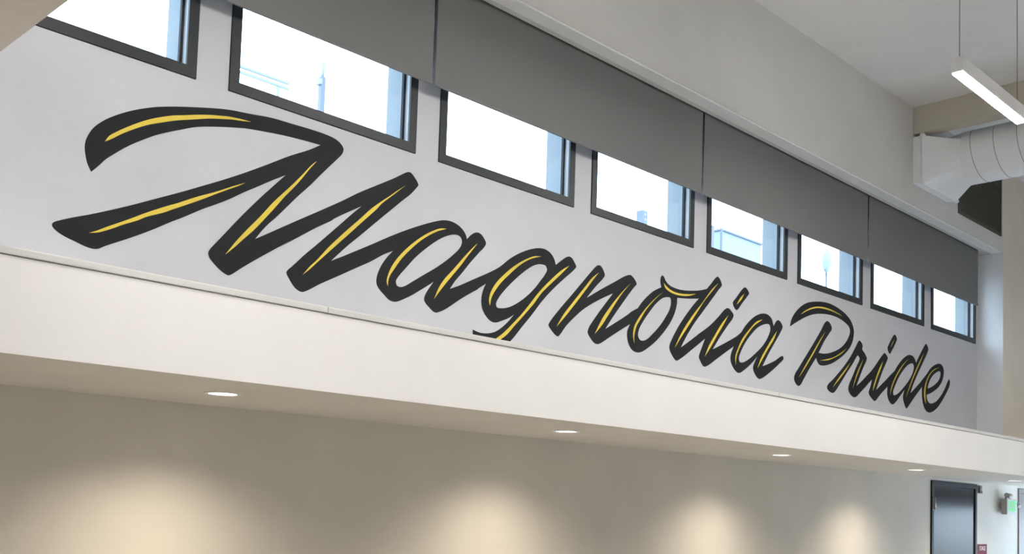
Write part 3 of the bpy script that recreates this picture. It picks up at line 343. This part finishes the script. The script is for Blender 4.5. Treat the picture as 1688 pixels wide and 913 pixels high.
def spline(pts, sub=6):
    """closed outline through the points, smooth except at flagged corners"""
    n = len(pts); P = [Vector((p[0], p[1])) for p in pts]; cor = [p[2] for p in pts]; out = []
    for i in range(n):
        p1, p2 = P[i], P[(i + 1) % n]
        p0 = P[i - 1] if not cor[i] else p1 + (p1 - p2) * 0.5
        p3 = P[(i + 2) % n] if not cor[(i + 1) % n] else p2 + (p2 - p1) * 0.5
        t0 = 0.0; t1 = t0 + max((p1 - p0).length, 1e-6) ** 0.5; t2 = t1 + max((p2 - p1).length, 1e-6) ** 0.5; t3 = t2 + max((p3 - p2).length, 1e-6) ** 0.5
        for s_ in range(sub):
            t = t1 + (t2 - t1) * s_ / sub
            A1 = p0 * ((t1 - t) / (t1 - t0)) + p1 * ((t - t0) / (t1 - t0)); A2 = p1 * ((t2 - t) / (t2 - t1)) + p2 * ((t - t1) / (t2 - t1)); A3 = p2 * ((t3 - t) / (t3 - t2)) + p3 * ((t - t2) / (t3 - t2))
            B1 = A1 * ((t2 - t) / (t2 - t0)) + A2 * ((t - t0) / (t2 - t0)); B2 = A2 * ((t3 - t) / (t3 - t1)) + A3 * ((t - t1) / (t3 - t1))
            out.append(B1 * ((t2 - t) / (t2 - t1)) + B2 * ((t - t1) / (t2 - t1)))
    return out
def flat_mesh(loops, off, th):
    cu = bpy.data.curves.new('o', 'CURVE'); cu.dimensions = '2D'; cu.fill_mode = 'BOTH'; cu.extrude = th / 2
    for L in loops:
        pts = spline(L); sp = cu.splines.new('POLY'); sp.points.add(len(pts) - 1); sp.use_cyclic_u = True
        for q, p in zip(sp.points, pts): q.co = (p.x - off[0], p.y - off[2], 0, 1)
    ob = bpy.data.objects.new('o', cu); COL.objects.link(ob)
    me = bpy.data.meshes.new_from_object(ob.evaluated_get(bpy.context.evaluated_depsgraph_get()))
    bpy.data.objects.remove(ob); bpy.data.curves.remove(cu)
    for v in me.vertices: v.co = (v.co.x, -v.co.z - th / 2, v.co.y)
    me.materials.clear()
    return me
def word(letters, loc, label):
    root = empty('wall_lettering', loc); tag(root, label, 'lettering')
    for ch, d in letters:
        L = link('letter', flat_mesh([d['o']] + d['h'], loc, 0.0012), M['black'], root); L['label'] = 'black painted letter %s with yellow inline' % ch
        for q in d['d']: link('letter_dot', flat_mesh([q], loc, 0.0012), M['black'], L)
        for q in d['y']:
            y = link('inline_stroke', flat_mesh([q], loc, 0.0010), M['yellow'], L); y.location.y = -0.0012; y['label'] = 'yellow inline stroke'
    return root
word(LETTERS[:8], (1.55, YM - 0.0002, ZT), 'large black script word Magnolia with yellow inline, painted on the pale wall')
word(LETTERS[8:], (9.2, YM - 0.0002, ZT), 'smaller black script word Pride with yellow inline, painted at the far end')

# ------------------------------------------------------------------ roller shades
SE = [1.10, 3.74, 6.37, 9.02, 11.625]; ZB = CZ + 2.339
lab = ['grey roller shade over the second window, left of the first seam', 'grey roller shade between first and second seams, over windows three and four', 'grey roller shade over the fifth and sixth windows', 'grey roller shade at the far end beside the return wall']
for k, (a, b) in enumerate(zip(SE, SE[1:])):
    r = empty('roller_shade', (a, 4.41, ZB)); tag(r, lab[k], 'shade', 'roller shades along the clerestory'); o = (a, 4.41, ZB)
    g0 = 0.012 if k else 0; 
    MB(o).box(a + 0.012, b - 0.012, 4.4085, 4.4115, ZB + 0.02, ZH + 0.14).build('shade_fabric', M['shade'], r)
    MB(o).box(a + 0.012, b - 0.012, 4.404, 4.416, ZB, ZB + 0.022, bev=0.003).build('hem_bar', M['shade'], r)
    MB(o).cyl((a + 0.012, 4.445, ZH + 0.14), (b - 0.012, 4.445, ZH + 0.14), 0.034).build('roller_tube', M['steel'], r)

# ------------------------------------------------------------------ downlights
pos = ['out of the picture before the first', 'nearest and largest, left under the letter M', 'second from the left', 'third from the left', 'fourth from the left, just before the dark door', 'farthest, above the lit exit sign']
for k, X in enumerate(DLX):
    o = (X, DLY, ZS); r = empty('recessed_downlight', o); tag(r, 'round recessed downlight in the bulkhead underside, ' + pos[k], 'downlight', 'recessed downlights in the bulkhead')
    MB(o).ring((X, DLY, ZS - 0.0005), (0, 0, -1), 0.077, 0.058, 0.004).build('trim_ring', M['trim'], r)
    MB(o).cyl((X, DLY, ZS + 0.006), (X, DLY, ZS + 0.016), 0.0605, n=28).build('lens', M['lens'], r)
    ld = bpy.data.lights.new('downlight_beam', 'SPOT'); ld.energy = SPOT_WATTS; ld.color = (1.0, 0.86, 0.66); ld.spot_size = math.radians(140); ld.spot_blend = 1.0; ld.shadow_soft_size = 0.05
    lo = bpy.data.objects.new('downlight_beam', ld); COL.objects.link(lo); lo.parent = r; lo.location = (0, 0, -0.012)

# ------------------------------------------------------------------ pendants
def pendant(x0, y, z, L, lab):
    o = (x0, y, z); r = empty('linear_pendant', o); tag(r, lab, 'pendant light', 'linear pendants under the ceiling'); w = 0.036; H = 0.105
    mb = MB(o); mb.box(x0, x0 + L, y - w, y + w, z + 0.008, z + H, bev=0.003); mb.build('housing', M['pend'], r)
    MB(o).box(x0 + 0.006, x0 + L - 0.006, y - w + 0.004, y + w - 0.004, z, z + 0.010, bev=0.003).build('diffuser', M['led'], r)
    for cx in (x0 + 0.036, x0 + L - 0.085):
        MB(o).cyl((cx, y, z + H - 0.002), (cx, y, ZC - 0.02), 0.003, n=8).build('suspension_cable', M['cable'], r)
        MB(o).cyl((cx, y, ZC - 0.022), (cx, y, ZC), 0.035, n=20).build('ceiling_canopy', M['pend'], r)
PZ = CZ + 2.80
rows = [2.594, 0.85]  # pendants out of view are added to light the hall
for ri, y in enumerate(rows):
    for ci, x in enumerate([-4.31, -1.61, 1.0875, 3.7875, 6.4875, 8.45, 10.75]):
        if ri == 0 and ci > 4 or x + 1.13 > XR: continue
        if ri == 0 and ci == 4: lab_ = 'lit white linear pendant hanging in front of the round duct'
        else: lab_ = 'linear pendant added to light the hall %s' % ['in the row nearest the mural, out of view', 'in the row nearer the camera, out of view'][ri]
        pendant(x, y, PZ, 1.13, lab_)

# ------------------------------------------------------------------ duct
o = (9.94, YH, CZ + 3.15); r = empty('air_duct', o); tag(r, 'white round spiral duct with rectangular wall collar in the upper right', 'duct')
fx0, fx1, fz0, fz1 = 9.54, 10.34, CZ + 3.156, CZ + 3.606
cx, cz, R_ = 9.94, CZ + 3.427, 0.252
mb = MB(o); mb.box(fx0 - 0.0, fx1 + 0.0, YH - 0.072, YH, fz0, fz1, bev=0.003); mb.build('wall_collar', M['ductw'], r)
def flange(y0, y1, g, name):
    mb = MB(o)
    a, b, c_, d_ = fx0 - g, fx1 + g, fz0 - g, fz1 + g
    mb.box(a, b, y0, y1, c_, fz0 + 0.02); mb.box(a, b, y0, y1, fz1 - 0.02, d_); mb.box(a, fx0 + 0.02, y0, y1, fz0 + 0.02, fz1 - 0.02); mb.box(fx1 - 0.02, b, y0, y1, fz0 + 0.02, fz1 - 0.02)
    mb.build(name, M['ductw'], r)
flange(YH - 0.082, YH - 0.074, 0.016, 'flange'); flange(YH - 0.094, YH - 0.086, 0.016, 'flange')
for (x, z) in ((fx0, fz0), (fx0, fz1), (fx1, fz0), (fx1, fz1)):
    mb = MB(o); mb.cyl((x, YH - 0.112, z), (x, YH - 0.066, z), 0.012, n=6); mb.cyl((x, YH - 0.104, z), (x, YH - 0.096, z), 0.019, n=12); mb.build('corner_bolt', M['ductw'], r)
N = 64
def rectpt(t):
    c0, s0 = math.cos(t), math.sin(t); hx, hz = (fx1 - fx0) / 2, (fz1 - fz0) / 2
    k = min(hx / abs(c0) if abs(c0) > 1e-9 else 1e9, hz / abs(s0) if abs(s0) > 1e-9 else 1e9)
    return (9.94 + k * c0, (fz0 + fz1) / 2 + k * s0)
ta = math.atan2(fz1 - fz0, fx1 - fx0)
angs = sorted([ta, math.pi - ta, math.pi + ta, 2 * math.pi - ta] + [2 * math.pi * i / N for i in range(N)])
rings = []
for s_ in [0, 0.25, 0.5, 0.75, 1.0]:
    y = YH - 0.09 - s_ * 0.285; ring = []
    for t in angs:
        p = rectpt(t); q = (cx + R_ * math.cos(t), cz + R_ * math.sin(t)); ring.append((p[0] + (q[0] - p[0]) * s_, y, p[1] + (q[1] - p[1]) * s_))
    rings.append(ring)
MB(o).loft(rings).build('transition', M['ductw'], r)
y_r = YH - 0.375
circ = lambda y, rr: [(cx + rr * math.cos(2 * math.pi * i / N), y, cz + rr * math.sin(2 * math.pi * i / N)) for i in range(N)]
MB(o).loft([circ(y_r + 0.02, R_), circ(YB + 0.02, R_)], cap1=True).build('round_pipe', M['ductw'], r)
# helical lock seam
mb = MB(o); pitch = 0.206; turns = 22; st = 36; prev = None
y_top = 3.80
path = []
for i in range(turns * st + 1):
    t = math.pi / 2 + 2 * math.pi * i / st; path.append((t, y_top - pitch * i / st))
V = []
for t, y in path:
    ring = []
    for dy, rr in ((-0.004, R_ - 0.002), (-0.0025, R_ + 0.0025), (0.0025, R_ + 0.0025), (0.004, R_ - 0.002)):
        ring.append(mb.bm.verts.new(Vector((cx + rr * math.cos(t), y + dy, cz + rr * math.sin(t))) - mb.off))
    V.append(ring)
for A, B in zip(V, V[1:]):
    for i in range(3): mb.bm.faces.new((A[i], A[i + 1], B[i + 1], B[i]))
mb.build('spiral_seam', M['seam'], r)

# ------------------------------------------------------------------ return-air grille
gx0, gx1, gz0, gz1 = 10.60, 11.767, CZ + 3.112, CZ + 3.80
o = (gx0, YH, gz0); r = empty('air_grille', o); tag(r, 'dark bronze return air grille on the upper wall behind the duct', 'grille')
MB(o).box(gx0 + 0.01, gx1 - 0.01, YH - 0.004, YH, gz0 + 0.01, gz1 - 0.01).build('backing', M['grille'], r)
for (a, b, c_, d_) in ((gx0, gx1, gz0, gz0 + 0.03), (gx0, gx1, gz1 - 0.03, gz1), (gx0, gx0 + 0.03, gz0 + 0.03, gz1 - 0.03), (gx1 - 0.03, gx1, gz0 + 0.03, gz1 - 0.03)):
    MB(o).box(a, b, YH - 0.014, YH, c_, d_, bev=0.003).build('grille_frame', M['grille'], r)
mb = MB(o)
k = gz0 + 0.04
while k < gz1 - 0.04: mb.box(gx0 + 0.03, gx1 - 0.03, YH - 0.010, YH - 0.003, k, k + 0.006); k += 0.02
mb.build('blades', M['grille'], r)

# ------------------------------------------------------------------ doors
def door(n, x0, x1, z1, leafm, framem, lab, hinge):
    o = (x0, YM, 0); r = empty('door_%d' % n, o); tag(r, lab, 'door', kind='structure'); e = 0.003; F = 0.052
    for a, b in ((x0 + e, x0 + F), (x1 - F, x1 - e)): MB(o).box(a, b, YM - 0.014, YM + 0.14, 0.002, z1 - F, bev=0.003).build('door_jamb', framem, r)
    MB(o).box(x0 + e, x1 - e, YM - 0.014, YM + 0.14, z1 - F, z1 - e, bev=0.003).build('door_head', framem, r)
    lf = MB(o).box(x0 + F + 0.004, x1 - F - 0.004, YM - 0.002, YM + 0.043, 0.01, z1 - F - 0.004, bev=0.002).build('door_leaf', leafm, r)
    MB(o).cyl((x1 - F - 0.09, YM - 0.002, 1.0), (x1 - F - 0.09, YM - 0.055, 1.0), 0.012).box(x1 - F - 0.20, x1 - F - 0.078, YM - 0.066, YM - 0.05, 0.99, 1.01, bev=0.004).build('lever_handle', M['steel'], lf)
    if hinge:
        for hz in (CZ + 0.103, 1.1, 0.25):
            mb = MB(o); mb.box(x0 + F - 0.03, x0 + F + 0.032, YM - 0.018, YM - 0.003, hz, hz + 0.125, bev=0.002); mb.cyl((x0 + F + 0.002, YM - 0.024, hz), (x0 + F + 0.002, YM - 0.024, hz + 0.125), 0.009); mb.build('hinge', M['steel'], r)
door(1, *D1, M['door'], M['dframe'], 'dark blue grey door with charcoal frame under the bulkhead', True)
door(2, *D2, M['taupe'], M['taupe'], 'taupe door at the right edge beyond the exit sign', False)

# ------------------------------------------------------------------ signs and wall devices
o = (12.46, 4.45, CZ + 0.085); r = empty('exit_sign', o); tag(r, 'lit green exit sign on the wall right of the dark door', 'sign')
ex0, ex1, ez0, ez1 = 12.46, 12.772, CZ + 0.085, CZ + 0.263
MB(o).box(ex0, ex1, 4.404, 4.462, ez0, ez1, bev=0.004).build('housing', M['signbody'], r)
MB(o).box(ex0 + 0.003, ex1 - 0.003, 4.397, 4.405, ez0 + 0.003, ez1 - 0.003, bev=0.002).build('sign_face', M['signface'], r)
me = text_mesh('EXIT', 0.165, 0.002); t = link('sign_lettering', me, M['exitg'], r)
t.rotation_euler = (math.pi / 2, 0, 0); t.scale = (0.70, 1.05, 1); t.location = ((ex0 + ex1) / 2 - o[0], 4.3955 - o[1], (ez0 + ez1) / 2 - o[2]); t['label'] = 'glowing green letters EXIT'
MB(o).box(ex0 + 0.10, ex1 - 0.10, 4.46, YM, ez0 + 0.05, ez1 - 0.05).build('wall_bracket', M['signbody'], r)
mb = MB(o); mb.cyl((ex0 + 0.05, 4.43, ez1 - 0.002), (ex0 + 0.05, 4.43, ez1 + 0.03), 0.012); mb.cyl((ex0 + 0.03, 4.42, ez1 + 0.045), (ex0 + 0.11, 4.40, ez1 + 0.032), 0.024, 0.03); mb.build('lamp_head', M['signbody'], r)
mb = MB(o); mb.cyl((ex1 + 0.0, 4.43, ez1 - 0.05), (ex1 + 0.045, 4.43, ez1 - 0.05), 0.012); mb.cyl((ex1 + 0.04, 4.43, ez1 - 0.055), (ex1 + 0.10, 4.41, ez1 - 0.065), 0.024, 0.03); mb.build('lamp_head', M['signbody'], r)

o = (11.86, YM, CZ - 0.254); r = empty('room_sign', o); tag(r, 'small maroon room sign with white capitals beside the dark door', 'sign')
MB(o).box(11.862, 12.118, YM - 0.007, YM, CZ - 0.254 - 0.26, CZ - 0.254, bev=0.002).build('plaque', M['maroon'], r)
t = link('sign_lettering', text_mesh('STAGE', 0.064, 0.0008), M['letterw'], r); t.rotation_euler = (math.pi / 2, 0, 0); t.location = (0.128, -0.0080, -0.048); t.scale = (0.9, 1.05, 1)

o = (11.893, YM, CZ + 0.35); r = empty('wall_sensor', o); tag(r, 'small grey rounded sensor beside the top corner of the dark door', 'sensor')
mb = MB(o); mb.box(11.862, 11.924, YM - 0.030, YM, CZ + 0.306, CZ + 0.392, bev=0.012); mb.build('sensor_body', M['greyp'], r)
mb = MB(o); mb.cyl((11.905, YM - 0.030, CZ + 0.318), (11.905, YM - 0.042, CZ + 0.318), 0.016, 0.008, n=14); mb.build('sensor_lens', M['signface'], r)

# ------------------------------------------------------------------ outdoors, seen through the clerestory
g = MB().box(-60, 90, YM + 0.6, 90, -0.4, -0.2).build('outdoor_ground', M['ground']); tag(g, 'paved ground outside the windows', 'ground', kind='structure')
g = MB().box(-60, 90, -70, YB - 0.4, -0.4, -0.2).build('outdoor_ground', M['ground']); tag(g, 'paved ground outside the opposite glazed wall', 'ground', kind='structure')
b_ = MB(); b_.box(-8, 45, 8.2, 16, -0.2, 5.0); b_ = b_.build('outdoor_building', M['concrete']); tag(b_, 'low flat roofed building outside the clerestory windows', 'building', kind='structure')
def post(x, y, z1, w, lab, name):
    o = (x, y, 5.0); r = empty(name, o); tag(r, lab, 'post')
    MB(o).box(x - w / 2, x + w / 2, y - w / 2, y + w / 2, 5.0, z1, bev=0.006).build('shaft', M['pole'], r)
    MB(o).box(x - w * 0.7, x + w * 0.7, y - w * 0.7, y + w * 0.7, 5.0, 5.03).build('base_plate', M['pole'], r)
    return r, o
r, o = post(6.80, 10, 6.62, 0.06, 'slender grey outdoor pole seen through the second window', 'outdoor_pole')
MB(o).cyl((6.805, 10, 6.62), (6.81, 10, 6.83), 0.018, n=10).build('mast', M['unit'], r)
MB(o).box(6.745, 6.775, 9.96, 10.04, 6.52, 6.58, bev=0.004).build('junction_box', M['unit'], r)
r, o = post(12.83, 10, 6.40, 0.125, 'short grey outdoor post seen through the fourth window', 'outdoor_post')
MB(o).cyl((12.83, 9.93, 6.34), (12.83, 9.945, 6.34), 0.012, n=10).build('bolt', M['concrete'], r)
MB(o).cyl((12.83, 9.93, 6.26), (12.83, 9.945, 6.26), 0.012, n=10).build('bolt', M['concrete'], r)
r, o = post(14.735, 10, 6.58, 0.07, 'thin grey outdoor post at the left of the fifth window', 'outdoor_post')
o = (15.0, 10, 5.0); r = empty('rooftop_unit', o); tag(r, 'pale blue boxy rooftop unit seen through the fifth window', 'rooftop unit')
MB(o).box(15.03, 16.30, 10.0, 11.0, 5.0, 6.56).build('casing', M['unit'], r)
MB(o).box(15.0, 16.33, 9.97, 11.03, 6.56, 6.59).build('lid', M['pole'], r)
MB(o).box(15.0, 15.03, 9.97, 10.0, 5.0, 6.56).build('corner_post', M['pole'], r)
o = (18.7, 10, 5.0); r = empty('outdoor_lamp', o); tag(r, 'outdoor lamp post seen through the sixth window', 'lamp post')
MB(o).cyl((18.7, 10, 5.0), (18.7, 10, 6.5), 0.022, n=12).build('shaft', M['pole'], r)
MB(o).loft([[(18.7 + q * math.cos(2 * math.pi * i / 20), 10 + q * math.sin(2 * math.pi * i / 20), z) for i in range(20)] for q, z in ((0.02, 6.50), (0.05, 6.55), (0.085, 6.66), (0.085, 6.78), (0.06, 6.9), (0.01, 6.95))], cap0=True, cap1=True).build('shade', M['unit'], r)
MB(o).box(18.62, 18.78, 9.99, 10.01, 6.53, 6.545).build('cross_arm', M['pole'], r)
o = (4.9, 9.0, 5.0); r = empty('roof_railing', o); tag(r, 'low pale roof railing at the left of the second window', 'railing')
for z in (5.87, 5.925): MB(o).box(4.85, 5.72, 8.985, 9.015, z, z + 0.02).build('rail', M['unit'], r)
for x in (4.9, 5.6): MB(o).box(x - 0.012, x + 0.012, 8.99, 9.01, 5.0, 5.87).build('baluster', M['unit'], r)
